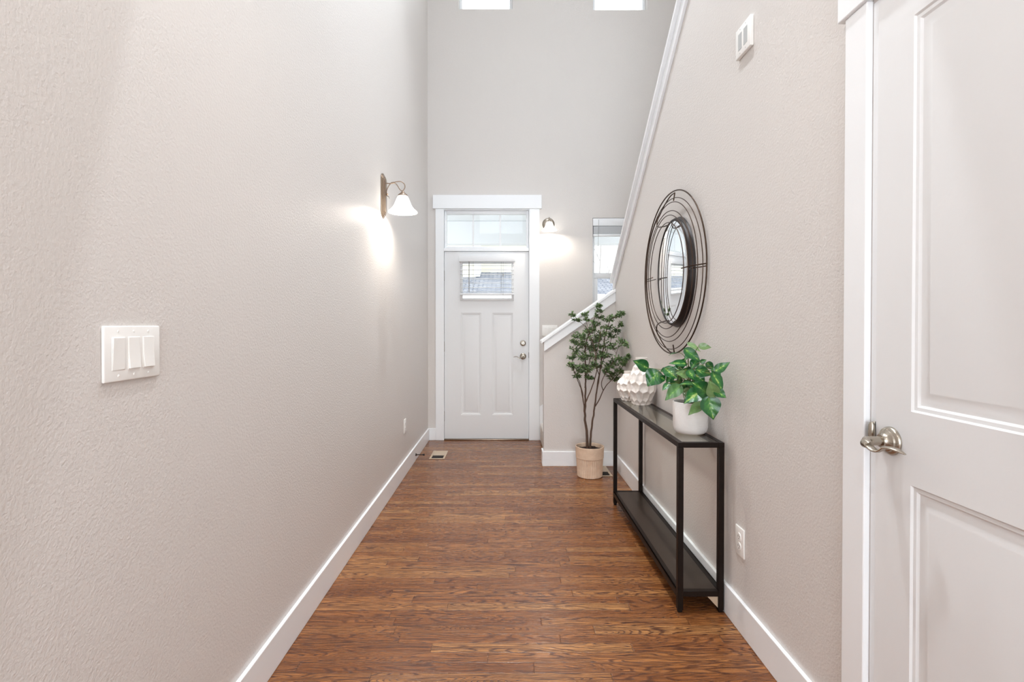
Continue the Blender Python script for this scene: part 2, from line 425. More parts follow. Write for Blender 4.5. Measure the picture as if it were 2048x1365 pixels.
ceil2 = struct('ceiling_high', B().box(XL - .12, XO + .12, YF - .12, YB + .15, ZH, ZH + .1), CEIL, 'high white ceiling over the entrance and stairs', 'ceiling')
for i, (x, y, p) in enumerate(CANS):
    r_ = obj('unseen_recessed_lamp', B().lathe([(.062, -.002), (.085, -.006), (.088, 0), (.062, .001)], 40, Matrix.Translation((x, y, ZL))), PLASTIC, ceil, 40)
    area('unseen_recessed_lamp_light', (x, y, ZL - .012), (0, 0, 0), .13, .13, p, WARM, 'DISK', parent=ceil)

for x, y, p in ADDED_HIGH_CANS:  # fittings and light of the added foyer lamps
    obj('unseen_recessed_lamp', B().lathe([(.082, -.002), (.105, -.006), (.108, 0), (.082, .001)], 40, Matrix.Translation((x, y, ZH))), PLASTIC, ceil2, 40)
    area('unseen_recessed_lamp_light', (x, y, ZH - .012), (0, 0, 0), .17, .17, p, (.90, .95, 1.0), 'DISK', parent=ceil2, spread=78)

# baseboards
BH = .13
def bb(name, x0, x1, y0, y1, label): struct(name, B().box(x0, x1, y0, y1, 0, BH, .003), TRIM, label, 'baseboard')
bb('baseboard_left', XL, XL + .015, YF, YB, 'long white baseboard along the left wall')
bb('baseboard_back', XL + .015, -.765, YB - .015, YB, 'short white baseboard beside the left front door casing')
bb('baseboard_right', XR - .015, XR, 1.413, KY - .015, 'white baseboard along the right wall behind the console table')
bb('baseboard_knee', KX - .015, XR, KY - .015, KY, 'white baseboard of the low stair wall behind the beige pot')
bb('baseboard_knee_end', KX - .015, KX, KY, KY + .12, 'white baseboard on the end of the low stair wall')
struct('trim_1', B().prism([(.357, 0), (.357, .365), (.90, .745), (XO, .745), (XO, 0)], 'y', YB - .014, YB, .002), TRIM, 'white stair skirt board rising beside the front door', 'trim')

# sloping caps with apron boards
xe = XR
struct('trim_2', B().prism([(.305, kcap(.305) - .027), (.305, kcap(.305)), (xe, kcap(xe)), (xe, kcap(xe) - .027)], 'y', KY - .03, KY + .15, .003)
       .prism([(KX, kcap(KX) - .027 - .085), (KX, kcap(KX) - .027), (xe, kcap(xe) - .027), (xe, kcap(xe) - .027 - .085)], 'y', KY - .018, KY, .002), TRIM, 'white sloping cap and apron board on the low stair wall', 'trim')
y0, y1 = 1.3, 4.515
struct('trim_3', B().prism([(y0, captop(y0) - CT), (y0, captop(y0)), (y1, captop(y1)), (y1, captop(y1) - CT)], 'x', .922, XR + .16, .003)
       .prism([(y0, captop(y0) - CT - .085), (y0, captop(y0) - CT), (y1 - .03, captop(y1 - .03) - CT), (y1 - .03, captop(y1 - .03) - CT - .085)], 'x', XR - .017, XR, .002), TRIM, 'white cap and apron board climbing the top edge of the right wall', 'trim')

# ------------------------------------------------------------------ carpeted stairs
st = thing('staircase', 'cream carpeted stairs starting beside the front door behind the low wall', 'stairs', (.36, 5.02, 0))
def sstep(x0, x1, y0, y1, z): obj('stair_step', B().box(x0 - .36, x1 - .36, y0 - 5.02, y1 - 5.02, .001, z, .018, 3), CARPET, st, 40)
ya, yb = KY + .121, YB - .016
sstep(.362, .63, ya, yb, .19); sstep(.63, .895, ya, yb, .38); sstep(.895, XO - .002, ya, yb, .57)
for k in range(9):
    yk = ya - .001 - k * .256
    sstep(XR + .122, XO - .002, yk - .256, yk, .57 + .2 * (k + 1))

# ------------------------------------------------------------------ panelled slabs (doors face -y, local x to the viewer's right)
PROF = [(.0, .0), (.004, .0045), (.012, .005), (.017, .0095), (.025, .0105), (.046, .0035), (.051, .003)]
def slab(W, H, T, panels, holes=(), prof=PROF, bot=0):
    t = bmesh.new()
    rc = list(panels) + list(holes)
    xs = sorted({0, W, *[r[0] for r in rc], *[r[1] for r in rc]}); zs = sorted({bot, H, *[r[2] for r in rc], *[r[3] for r in rc]})
    V = lambda x, y, z: t.verts.new((x, y, z))
    for i in range(len(xs) - 1):
        for j in range(len(zs) - 1):
            cx, cz = (xs[i] + xs[i + 1]) / 2, (zs[j] + zs[j + 1]) / 2
            inp = any(r[0] < cx < r[1] and r[2] < cz < r[3] for r in panels); inh = any(r[0] < cx < r[1] and r[2] < cz < r[3] for r in holes)
            if not inp and not inh: t.faces.new((V(xs[i], 0, zs[j]), V(xs[i + 1], 0, zs[j]), V(xs[i + 1], 0, zs[j + 1]), V(xs[i], 0, zs[j + 1])))
            if not inh: t.faces.new((V(xs[i], T, zs[j]), V(xs[i], T, zs[j + 1]), V(xs[i + 1], T, zs[j + 1]), V(xs[i + 1], T, zs[j])))
    for a in ((0, bot, 0, H), (W, bot, W, H), (0, bot, W, bot), (0, H, W, H)):
        t.faces.new((V(a[0], 0, a[1]), V(a[2], 0, a[3]), V(a[2], T, a[3]), V(a[0], T, a[1])))
    for (x0, x1, z0, z1) in holes:
        for a in ((x0, z0, x0, z1), (x1, z0, x1, z1), (x0, z0, x1, z0), (x0, z1, x1, z1)):
            t.faces.new((V(a[0], 0, a[1]), V(a[2], 0, a[3]), V(a[2], T, a[3]), V(a[0], T, a[1])))
    for (x0, x1, z0, z1) in panels:
        loops = [[V(x0 + i, d, z0 + i), V(x1 - i, d, z0 + i), V(x1 - i, d, z1 - i), V(x0 + i, d, z1 - i)] for i, d in prof]
        for A, C in zip(loops, loops[1:]):
            for k in range(4): t.faces.new((A[k], A[(k + 1) % 4], C[(k + 1) % 4], C[k]))
        t.faces.new(loops[-1])
    bmesh.ops.remove_doubles(t, verts=t.verts[:], dist=1e-5); bmesh.ops.recalc_face_normals(t, faces=t.faces[:])
    b = B(); b.merge(t); return b

def lever_set(parent, x, z, flip=1, y=0, lab=None):
    """rose, neck and curved lever; flip=1 lever points to +x"""
    o = obj('door_handle', B().lathe([(0, .028), (.0155, .028), (.0165, .023), (.021, .018), (.0265, .0145), (.0275, .0105), (.0325, .008), (.035, .004), (.035, 0)], 40, facing(x, y, z)), NICKEL, parent, 40)
    if lab: o['label'] = lab
    b = B().tube([(x, y - .02, z), (x, y - .045, z), (x, y - .060, z - .001), (x + flip * .010, y - .069, z - .003), (x + flip * .025, y - .070, z - .006)], [.0115, .0115, .0125, .0125, .0095], 20)
    pts = []; 
    for i in range(15):
        s_ = i / 14
        pts.append((x + flip * (.016 + .090 * s_), y - .070 + .022 * s_ ** 1.6, z - .003 - .011 * math.sin(min(1, s_ * 2) * math.pi) + .006 * math.sin(max(0, s_ - .4) / .6 * math.pi) - .004 * s_))
    b.tube(pts, [.0115 - .0025 * abs(math.sin(i / 14 * 3)) if i < 12 else .0115 - .0028 * (i - 11) for i in range(15)], 16, up=(0, 0, 1), sx=.42, sy=1)
    obj('lever', b, NICKEL, o, 50)
    return o

# ---- door_2: the two-panel door at the right (faces -x)
D2Y = 1.302
d2 = thing('door_2', 'white two panel interior door in the right wall beside the camera', 'door', (XR - .006, D2Y, 0), -90, kind='structure')
W2 = .86
s2 = obj('door_slab', slab(W2, 2.075, .035, [(.113, W2 - .113, .22, .871), (.113, W2 - .113, 1.045, 1.975)], bot=.012), DOORM, d2, 30)
lever_set(d2, .052, .962, 1, 0, 'satin nickel lever handle')
obj('latch_strike', B().tube([(-.0035, -.0125, .955), (-.0035, -.0125, .975), (-.0035, -.0125, .998)], [.0002, .0002, .0002], 4).box(-.0052, -.0022, -.004, .018, .94, 1.0, .0005).tube([(-.006, -.006, z_) for z_ in (.942, .95, .97, .99, .998)], [.004, .0075, .0085, .0075, .004], 16), NICKEL, d2, 40)
# casing: flat boards, header thicker and longer
J = B()
J.box(XR + .0, XR + .12, 1.307, 1.327, 0, 2.088); J.box(XR, XR + .12, .42, .44, 0, 2.088); J.box(XR, XR + .12, .44, 1.307, 2.078, 2.088)
struct('trim_4', J, TRIM, 'white jamb lining around the right door', 'trim')
struct('trim_5', B().box(XR - .018, XR, 1.328, 1.413, 0, 2.097, .003), TRIM, 'white flat casing board between the right door and the wall', 'trim')
struct('trim_6', B().box(XR - .018, XR, .335, .42, 0, 2.097, .003), TRIM, 'white casing on the near side of the right door', 'trim')
struct('trim_7', B().box(XR - .027, XR, .31, 1.433, 2.097, 2.24, .003), TRIM, 'thick white header board over the right door', 'trim')

# ---- door_1: the front door (faces -y)
FY = YB + .012
D1L, D1W = -.672, .911
d1 = thing('door_1', 'white front door with small window and two tall panels', 'door', (D1L, FY, 0), 0, kind='structure')
LX0, LX1, LZ0, LZ1 = .173, .752, 1.51, 1.935
obj('door_slab', slab(D1W, 2.041, .044, [(.178, .396, .272, 1.377), (.518, .741, .272, 1.377)], [(LX0 + .02, LX1 - .02, LZ0 + .02, LZ1 - .02)], prof=[(i * 1.0, d) for i, d in PROF], bot=.014), DOORM, d1, 30)
# moulded frame round the glass
fr = B(); fw = .026
for a in ((LX0, LX0 + fw, LZ0, LZ1), (LX1 - fw, LX1, LZ0, LZ1), (LX0 + fw, LX1 - fw, LZ0, LZ0 + fw), (LX0 + fw, LX1 - fw, LZ1 - fw, LZ1)): fr.box(a[0], a[1], -.012, .0, a[2], a[3], .004)
obj('window_frame', fr, DOORM, d1, 40)
obj('pane', B().box(LX0 + .022, LX1 - .022, .02, .024, LZ0 + .022, LZ1 - .022), PANE, d1)
lever_set(d1, .851, .908, -1, 0, 'satin nickel lever handle')
db = obj('deadbolt', B().lathe([(0, .013), (.016, .013), (.018, .011), (.028, .009), (.031, .004), (.0325, 0)], 40, facing(.851, 0, 1.05)), NICKEL, d1, 40)
obj('thumb_turn', B().box(.847, .855, -.028, -.012, 1.036, 1.064, .003), NICKEL, db, 40)
for hz in (1.78, 1.015, .258):
    hb = B().tube([(-.006, -.006, hz - .052), (-.006, -.006, hz + .052)], .0065, 14)
    for k in (-.055, .055): hb.tube([(-.006, -.006, hz + k - .003), (-.006, -.006, hz + k + .003)], .0045, 10)
    obj('hinge', hb, BRONZE, d1, 40)
obj('strike_plate', B().box(D1W + .001, D1W + .006, -.004, .01, .89, .95), DARK, d1)
obj('threshold', B().box(-.003, D1W + .003, -.03, .12, .001, .013, .003), BRONZE, d1, 40)
# frame and transom
F = B()
F.box(DX0, -.676, YB, YB + .15, 0, 2.50); F.box(.243, DX1, YB, YB + .15, 0, 2.50)
F.box(-.676, .243, YB, YB + .15, 2.488, 2.50); F.box(-.676, .243, YB - .004, YB + .15, 2.045, 2.078, .003)
F.box(-.676, -.655, YB + .07, YB + .09, .014, 2.045); F.box(.222, .243, YB + .07, YB + .09, .014, 2.045)
struct('trim_8', F, TRIM, 'white front door frame with the bar under the transom', 'trim')
w0 = thing('window_1', 'three light transom window above the front door', 'window', (-.2165, YB + .03, 2.079), kind='structure')
wf = B(); hw = .4575
for a in ((-hw, -hw + .026, 0, .409), (hw - .026, hw, 0, .409), (-hw + .026, hw - .026, 0, .02), (-hw + .026, hw - .026, .371, .409)): wf.box(a[0], a[1], 0, .05, a[2], a[3], .003)
for mx in (-.145, .148): wf.box(mx - .009, mx + .009, .012, .03, .02, .371, .002)
obj('window_frame', wf, TRIM, w0, 40)
obj('pane', B().box(-hw + .02, hw - .02, .02, .024, .015, .38), PANE, w0)
struct('trim_9', B().box(-.765, -.674, YB - .018, YB, 0, 2.499, .003), TRIM, 'white casing on the left of the front door', 'trim')
struct('trim_10', B().box(.246, .355, YB - .018, YB, 0, 2.499, .003), TRIM, 'white casing on the right of the front door', 'trim')
struct('trim_11', B().box(-.792, .378, YB - .028, YB, 2.499, 2.645, .003), TRIM, 'thick white header board over the front door transom', 'trim')

# ---- blind on the front door
bl = thing('window_blind', 'lowered white blind with thin open slats on the front door', 'blind', (D1L, FY - .012, 0))
obj('valance', B().box(.166, .764, -.075, -.001, 1.925, 1.985, .003), SLAT, bl, 40)
for z_ in [1.885 - k * .0468 for k in range(7)]:
    obj('slat', B().box(LX0 + .002, LX1 - .002, -.052, -.006, z_ - .0013, z_ + .0013), SLAT, bl)
obj('bottom_rail', B().box(LX0 - .002, LX1 + .002, -.056, -.004, 1.568, 1.590, .003), SLAT, bl, 40)
for x_ in (.275, .315, .615): obj('ladder_cord', B().tube([(x_, -.056, 1.59), (x_, -.056, 1.926)], .0014, 6), CORD, bl)
obj('tilt_wand', B().tube([(.271, -.062, 1.60), (.271, -.062, 1.926)], .0028, 8), CORD, bl)
obj('pull_cord', B().tube([(.636, -.06, 1.53), (.636, -.06, 1.926)], .0012, 6).tube([(.636, -.06, 1.765), (.636, -.06, 1.80)], [.006, .004], 10), CORD, bl)

# ---- window at the landing, and the two high windows
def window(name, r, yf, label, double=False):
    x0, x1, z0, z1 = r; cx = (x0 + x1) / 2
    t = thing(name, label, 'window', (cx, yf, z0), kind='structure')
    a, h = (x1 - x0) / 2, z1 - z0; f = B()
    e = .032
    for q in ((-a, -a + e, 0, h), (a - e, a, 0, h), (-a + e, a - e, 0, e), (-a + e, a - e, h - e, h)): f.box(q[0], q[1], 0, .06, q[2], q[3], .003)
    obj('window_frame', f, SIDING_W, t, 40)
    if double:
        m = h * .535; g = B(); g.box(-a + e, a - e, -.004, .05, m - .03, m + .03, .003)
        for q in ((-a + e, -a + e + .035, e, m - .03), (a - e - .035, a - e, e, m - .03), (-a + e, a - e, e, e + .04)): g.box(q[0], q[1], .002, .04, q[2], q[3], .003)
        obj('lower_sash', g, SIDING_W, t, 40)
    obj('pane', B().box(-a + e * .6, a - e * .6, .028, .032, e * .6, h - e * .6), PANE, t)
    return t
window('window_2', WIN, YB + .07, 'tall white window at the stair landing right of the front door', True)
window('window_3', UP1, YB + .07, 'high square window above the front door')
window('window_4', UP2, YB + .07, 'high square window at the upper right above the stairs')
struct('trim_12', B().box(WIN[0] - .03, WIN[1] + .03, YB - .03, YB + .07, WIN[2] - .022, WIN[2], .003), TRIM, 'white sill of the landing window', 'trim')
b2 = thing('window_blind', 'white blind drawn up to the top of the landing window', 'blind', ((WIN[0] + WIN[1]) / 2, YB + .03, WIN[3]))
a = (WIN[1] - WIN[0]) / 2 - .004
obj('headrail', B().box(-a, a, -.03, .03, -.085, -.004, .003), SLAT, b2, 40)
for k in range(16): obj('slat', B().box(-a + .006, a - .006, -.022, .026, -.094 - k * .0048, -.0915 - k * .0048), SLAT, b2)
obj('bottom_rail', B().box(-a + .004, a - .004, -.024, .027, -.196, -.172, .003), SLAT, b2, 40)
obj('pull_cord', B().tube([(-a + .06, -.034, -.02), (-a + .055, -.034, -.3), (-a + .035, -.034, -.5), (-a + .0, -.034, -.47)], .0018, 6), CORD, b2)

# ================================================================== WALL FITTINGS (all face local -y)
def switch_plate(loc, rz, label, up=(1, 0, 0), sc=1, group=None):
    t = thing('light_switch', label, 'light switch', loc, rz, group)
    Wp, Hp = .172 * sc, .1215 * sc
    obj('cover_plate', B().box(-Wp / 2, Wp / 2, -.007, -.0003, -Hp / 2, Hp / 2, .003, 3), PLASTIC, t, 40)
    for i, x in enumerate((-.046, 0, .046)):
        x *= sc; u = up[i]; hh = .034 * sc; ww = .0165 * sc
        obj('switch_frame', B().box(x - ww - .002, x + ww + .002, -.0082, -.006, -hh - .002, hh + .002, .0008), PLASTIC, t, 40)
        d0, d1 = (.0022, -.0002) if u else (.0, .0032)
        prof = [(-.004, -hh), (-.0084 - d1, -hh), (-.0090, 0), (-.0084 - d0, hh), (-.004, hh)]
        obj('rocker', B().prism([(y, z) for y, z in prof], 'x', x - ww, x + ww), PLASTIC, t, 40)
        for zz in (.0485 * sc, -.0485 * sc): obj('screw', B().lathe([(0, .0014), (.0025, .001), (.003, 0)], 12, facing(x, -.0068, zz)), PLASTIC, t, 40)
    return t
switch_plate((XL, 1.0615 + .081, 1.187), 90, 'large white triple switch plate on the near left wall')
switch_plate((.467, YB, 1.187), 0, 'small white triple switch plate right of the front door', (1, 1, 1), .96)

def outlet(loc, rz, label):
    t = thing('wall_outlet', label, 'outlet', loc, rz)
    obj('cover_plate', B().box(-.037, .037, -.0065, -.0003, -.059, .059, .0025, 3), PLASTIC, t, 40)
    for zz in (.0195, -.0195):
        r_ = obj('socket_face', B().lathe([(0, .0022), (.0155, .0022), (.0168, 0)], 32, facing(0, -.0062, zz)), PLASTIC, t, 40)
        h = B()
        h.box(-.0075, -.0055, -.0088, -.008, zz - .002, zz + .007); h.box(.0055, .0075, -.0088, -.008, zz - .001, zz + .006)
        h.lathe([(0, .0008), (.0024, .0008), (.0024, 0)], 12, facing(0, -.008, zz - .0075))
        obj('socket_slots', h, HOLE, r_)
    obj('screw', B().lathe([(0, .0014), (.003, 0)], 12, facing(0, -.0064, 0)), PLASTIC, t, 40)
    return t
outlet((XL, 4.20, .405), 90, 'white outlet on the left wall near the front door')
outlet((XR, 2.06, .362), -90, 'white double outlet on the right wall beside the console table')

wp = thing('wall_plate', 'white two gang wall plate with grey inserts high on the right wall', 'wall plate', (XR, 2.032, 2.397), -90)
obj('cover_plate', B().box(-.0625, .0625, -.015, -.0003, -.0595, .0595, .0025, 3), PLASTIC, wp, 40)
for x in (-.023, .023):
    obj('grey_insert', B().box(x - .0155, x + .0155, -.0158, -.0145, -.033, .033, .0004), INSERT, wp)
    for zz in (-.048, .048): obj('screw', B().lathe([(0, .001), (.003, 0)], 12, facing(x, -.0149, zz)), INSERT, wp, 40)

def register(loc, label):
    t = thing('floor_register', label, 'floor vent', loc)
    f = B(); a, l = .072, .15; e = .018
    for q in ((-a, -a + e, -l, l), (a - e, a, -l, l), (-a + e, a - e, -l, -l + e), (-a + e, a - e, l - e, l)): f.box(q[0], q[1], q[2], q[3], .0005, .005, .0012)
    obj('register_frame', f, TAN, t, 40)
    obj('damper', B().box(-a + e, a - e, -.02, l - e, .0008, .0022), TAN, t)
    obj('duct_opening', B().box(-a + e, a - e, -l + e, -.02, .0004, .0012), DARK, t)
register((-.648, 4.83, 0), 'tan floor vent in front of the door near the left baseboard')
register((.803, 4.293, 0), 'floor vent half hidden between the beige pot and the right wall')

ds = thing('door_stop', 'small dark door stop sticking out of the left baseboard', 'door stop', (XL + .015, 4.63, .055), 90)
obj('stop_base', B().lathe([(0, .012), (.007, .012), (.013, .003), (.013, 0)], 20, facing()), RIM, ds, 40)
obj('stop_rod', B().tube([(0, -.008, 0), (0, -.07, 0)], .0042, 12), RIM, ds, 40)
obj('rubber_tip', B().lathe([(0, .082), (.009, .082), (.010, .076), (.006, .066), (0, .066)], 20, facing()), HOLE, ds, 40)

# ------------------------------------------------------------------ sconces (face local -y)
def shade_profile(k=1):
    pr = [(.030, .112), (.036, .104), (.043, .090), (.050, .072), (.058, .052), (.068, .034), (.082, .019), (.095, .008), (.100, .001), (.0985, -.001)]
    inn = [(r - .0035, z) for r, z in pr[::-1]]
    return [(r * k, z * k) for r, z in pr + inn]
def light_bulb(parent, loc, power, rad=.025):
    l = bpy.data.lights.new('bulb_light', 'POINT'); l.energy = power; l.shadow_soft_size = rad * 1.3; l.color = (1.0, .91, .80)
    o = bpy.data.objects.new('bulb_light', l); COL.objects.link(o); o.parent = parent; o.location = loc
sc = thing('wall_sconce', 'lit wall sconce with long oval backplate and white bell shade on the left wall', 'wall light', (XL, 3.475, 2.134), 90)
def oval(hw_, hh_, n=20):
    pts = []
    for i in range(n + 1): an = math.pi * i / n; pts.append((hw_ * math.cos(an), hh_ - hw_ * .9 + hw_ * .9 * math.sin(an)))
    for i in range(n + 1): an = math.pi + math.pi * i / n; pts.append((hw_ * math.cos(an), -hh_ + hw_ * .9 + hw_ * .9 * math.sin(an)))
    return pts
bp = B()
for k, (hw_, hh_, d0, d1) in enumerate(((.056, .154, -.0003, -.007), (.046, .143, -.007, -.013), (.036, .131, -.013, -.019), (.026, .119, -.019, -.024))):
    bp.prism(oval(hw_, hh_), 'y', d1, d0, .0018)
obj('backplate', bp, BRONZE, sc, 40)
def curve(ctrl, n=8):
    P = [Vector(p) for p in ctrl]; out = []
    for i in range(len(P) - 1):
        p0 = P[max(i - 1, 0)]; p1 = P[i]; p2 = P[i + 1]; p3 = P[min(i + 2, len(P) - 1)]
        for k in range(n):
            t = k / n
            out.append(.5 * ((2 * p1) + (-p0 + p2) * t + (2 * p0 - 5 * p1 + 4 * p2 - p3) * t * t + (-p0 + 3 * p1 - 3 * p2 + p3) * t ** 3))
    out.append(P[-1]); return out
# arm drawn in the plane across the hall: (distance from wall, height) about plate centre
def arm(pts): return curve([(0, -d, h) for d, h in pts])
am = B().tube(arm([(.022, .088), (.050, .086), (.072, .091), (.095, .098), (.125, .099), (.148, .083), (.153, .062), (.144, .043), (.132, .036)]), .0034, 10)
am.tube(arm([(.026, .018), (.030, .045), (.048, .078), (.070, .089), (.090, .085), (.105, .067), (.118, .045), (.130, .036)]), .0034, 10)
am.tube(arm([(.058, .0885), (.082, .0925)]), .0062, 12)
obj('arm', am, BRONZE, sc, 50)
obj('finial', B().lathe([(0, .010), (.006, .008), (.009, .002), (.007, -.004), (.002, -.009), (0, -.014)], 16, Matrix.Translation((0, -.030, .012))).tube([(0, -.028, .004), (0, -.042, -.004), (0, -.046, -.018)], [.003, .0022, .0008], 8), BRONZE, sc, 40)
obj('socket_cap', B().lathe([(0, .026), (.006, .025), (.010, .018), (.020, .008), (.030, .0), (.034, -.006), (.034, -.010), (.028, -.010), (0, -.006)], 32, Matrix.Translation((0, -.138, .010))), BRONZE, sc, 40)
obj('bell_shade', B().lathe(shade_profile(), 56, Matrix.Translation((0, -.138, -.112))), SHADE, sc, 60)
light_bulb(sc, (0, -.138, -.07), SCONCE_W)

sc2 = thing('wall_sconce', 'lit round backed wall sconce with white bell shade right of the front door', 'wall light', (.452, YB, 2.335), 0)
obj('backplate', B().lathe([(0, .02), (.035, .019), (.05, .014), (.060, .008), (.066, .004), (.067, 0)], 48, facing()), NICKEL, sc2, 40)
obj('arm', B().tube(arm([(.014, .01), (.04, .03), (.075, .05), (.115, .05), (.132, .030), (.134, .012)]), .0045, 10), NICKEL, sc2, 50)
obj('socket_cap', B().lathe([(0, .026), (.006, .025), (.010, .018), (.020, .008), (.026, .0), (.028, -.008), (.022, -.008), (0, -.006)], 32, Matrix.Translation((0, -.134, .004))), NICKEL, sc2, 40)
obj('bell_shade', B().lathe(shade_profile(.80), 56, Matrix.Translation((0, -.134, -.092))), SHADE, sc2, 60)
light_bulb(sc2, (0, -.134, -.06), SCONCE_W * .42, .02)

# ------------------------------------------------------------------ wire framed round mirror (local: x to viewer's right on the wall, -y off the wall)
MC = (XR, 2.80, 1.535)
mr = thing('wall_mirror', 'round mirror in a wide frame of dark wire rings above the console table', 'mirror', MC, -90)
MS = Matrix.Translation((-.03, 0, .008)) @ Matrix.Diagonal((1, 1, 1.13, 1)) @ RX90
obj('mirror_glass', B().lathe([(0, .038), (.222, .038), (.250, .034)], 96, MS), MIRROR, mr, 20)
obj('rim', B().lathe([(.250, .032), (.251, .037), (.255, .038), (.261, .034), (.266, .024), (.268, .012), (.272, .004), (.25, .004), (.25, .032)], 96, MS), RIM, mr, 40)
def ring(r, d, dx=0, dz=0, tilt=0, n=96, wob=0):
    out = []
    for i in range(n):
        an = 2 * math.pi * i / n; x = r * math.cos(an); z = r * math.sin(an)
        out.append((x + dx, -(d - tilt * x / r), z + dz))
    return out
rings = [(.452, .034, -.045, .006, .022, .0038), (.418, .045, -.030, -.004, .022, .0023), (.384, .056, -.022, .006, .018, .0023), (.348, .066, -.016, -.006, .015, .0023), (.312, .074, -.008, .005, .010, .0023), (.276, .080, 0, 0, .004, .0023)]
for r, d, dx, dz, tl, w_ in rings:
    obj('wire_ring', B().tube(ring(r, d, dx, dz, tl), w_, 10, True), WIRE, mr, 60)
for s_ in (-1, 1):
    e = s_ * .452 - .045; q = s_ * .25
    obj('cross_wire', B().tube([(e, -.034 + .022 * s_, .006), ((e + q) / 2, -.058, .004), (q, -.078, .0)], .0032, 8).tube([(e, -.034 + .022 * s_, -.006), ((e + q) / 2 + .0, -.050, -.008), (s_ * .285, -.05, -.008)], .0026, 8), WIRE, mr, 50)
    # hooked wires that tie the rings together at the top and the bottom
    zz = s_
    hk = curve([(.02, -.036, zz * .440), (-.04, -.040, zz * .437), (-.11, -.05, zz * .405), (-.16, -.062, zz * .36), (-.175, -.074, zz * .325), (-.14, -.082, zz * .285), (-.05, -.078, zz * .268), (.03, -.07, zz * .262)])
    obj('hooked_wire', B().tube(hk, .0034, 8).tube([(.02, -.036, zz * .44), (.03, -.046, zz * .395)], .0034, 8), WIRE, mr, 50)

# ================================================================== CONSOLE TABLE
TX0, TX1, TY0, TY1, TZ = .742, .942, 2.176, 3.506, .74
tcx, tcy = (TX0 + TX1) / 2, (TY0 + TY1) / 2
tb = thing('console_table', 'narrow black metal console table with glass top against the right wall', 'console table', (tcx, tcy, 0))
hx, hy, L_ = (TX1 - TX0) / 2, (TY1 - TY0) / 2, .024
for sx in (-1, 1):
    for sy in (-1, 1):
        x0 = sx * hx - (L_ if sx > 0 else 0); y0 = sy * hy - (L_ if sy > 0 else 0)
        obj('leg', B().box(x0, x0 + L_, y0, y0 + L_, .012, TZ - .022, .0015).box(x0 + .003, x0 + L_ - .003, y0 + .003, y0 + L_ - .003, .001, .014, .001), BLACKM, tb, 22)
tf = B()
for x0 in (-hx, hx - L_): tf.box(x0, x0 + L_, -hy, hy, TZ - .022, TZ, .0015)
for y0 in (-hy, hy - L_): tf.box(-hx + L_, hx - L_, y0, y0 + L_, TZ - .022, TZ, .0015)
obj('top_frame', tf, BLACKM, tb, 22)
obj('glass_top', B().box(-hx + L_ - .002, hx - L_ + .002, -hy + L_ - .002, hy - L_ + .002, TZ - .007, TZ - .0008, .0008), TOPGLASS, tb)
sf = B(); sz = .095
for x0, x1 in ((-hx, -hx + .006), (hx - .006, hx)): sf.box(x0, x1, -hy + L_, hy - L_, sz - .034, sz, .001)
for x0, x1 in ((-hx, -hx + L_), (hx - L_, hx)): sf.box(x0, x1, -hy + L_, hy - L_, sz - .006, sz, .001)
for y0 in (-hy, hy - L_): sf.box(-hx + L_, hx - L_, y0, y0 + L_, sz - .024, sz, .0015)
obj('shelf_frame', sf, BLACKM, tb, 22)
obj('lower_shelf', B().box(-hx + L_ - .004, hx - L_ + .004, -hy + L_ - .004, hy - L_ + .004, sz - .008, sz - .0015, .001), SHELFG, tb)
br = B()
for sy in (-1, 1):
    br = B(); br.prism([(hx - .07, sz - .026), (hx - L_, sz - .026), (hx - L_, sz - .075)], 'y', sy * (hy - .008) - .0015, sy * (hy - .008) + .0015); obj('corner_bracket', br, TAN, tb)


# ------------------------------------------------------------------ faceted white vases
def vase(loc, label, Rm, H, prof, ncell, rows, seed, group):
    t = thing('faceted_vase', label, 'vase', loc, 0, group)
    NA, NZ = 200, 130
    bm = bmesh.new(); P = prof
    def rad(z):
        for (r0, z0), (r1, z1) in zip(P, P[1:]):
            if z0 <= z <= z1:
                k = (z - z0) / (z1 - z0); k = k * k * (3 - 2 * k); return r0 + (r1 - r0) * k
        return P[-1][0]
    grid = []
    bodytop = .80
    for j in range(NZ + 1):
        v = j / NZ; row = []
        for i in range(NA):
            u = i / NA; r = rad(v) * Rm
            # hexagonal cells
            cu = u * ncell; cv = v / bodytop * rows
            best = 9; sec = 9
            j0 = int(math.floor(cv))
            for jj in (j0 - 1, j0, j0 + 1, j0 + 2):
                off = .5 if jj % 2 else 0
                i0 = math.floor(cu - off)
                for ii in (i0, i0 + 1):
                    dx = cu - (ii + off + .12 * math.sin(jj * 3.1 + ii * 1.7 + seed)); dy = (cv - jj) * .86
                    d = math.hypot(dx, dy)
                    if d < best: sec = best; best = d
                    elif d < sec: sec = d
            edge = min(1, (sec - best) / .8)
            fade = 1 if v < bodytop - .06 else max(0, 1 - (v - bodytop + .06) / .12)
            if v < .03: fade = v / .03
            dp = .15 * Rm * math.sin(edge * math.pi / 2) * fade
            r -= dp - .06 * Rm * fade
            an = 2 * math.pi * u
            row.append(bm.verts.new((r * math.cos(an), r * math.sin(an), v * H)))
        grid.append(row)
    # lip and inside
    for (k, z) in ((.88, 1.0), (.84, .97), (.9, .7), (1.0, .5)):
        r = P[-1][0] * Rm * k
        grid.append([bm.verts.new((r * math.cos(2 * math.pi * i / NA), r * math.sin(2 * math.pi * i / NA), z * H)) for i in range(NA)])
    for a_, c_ in zip(grid, grid[1:]):
        for i in range(NA): bm.faces.new((a_[i], a_[(i + 1) % NA], c_[(i + 1) % NA], c_[i]))
    bm.faces.new(grid[0][::-1]); bm.faces.new(grid[-1])
    o = obj('vase_body', bm, VASE, t, 55)
    return t
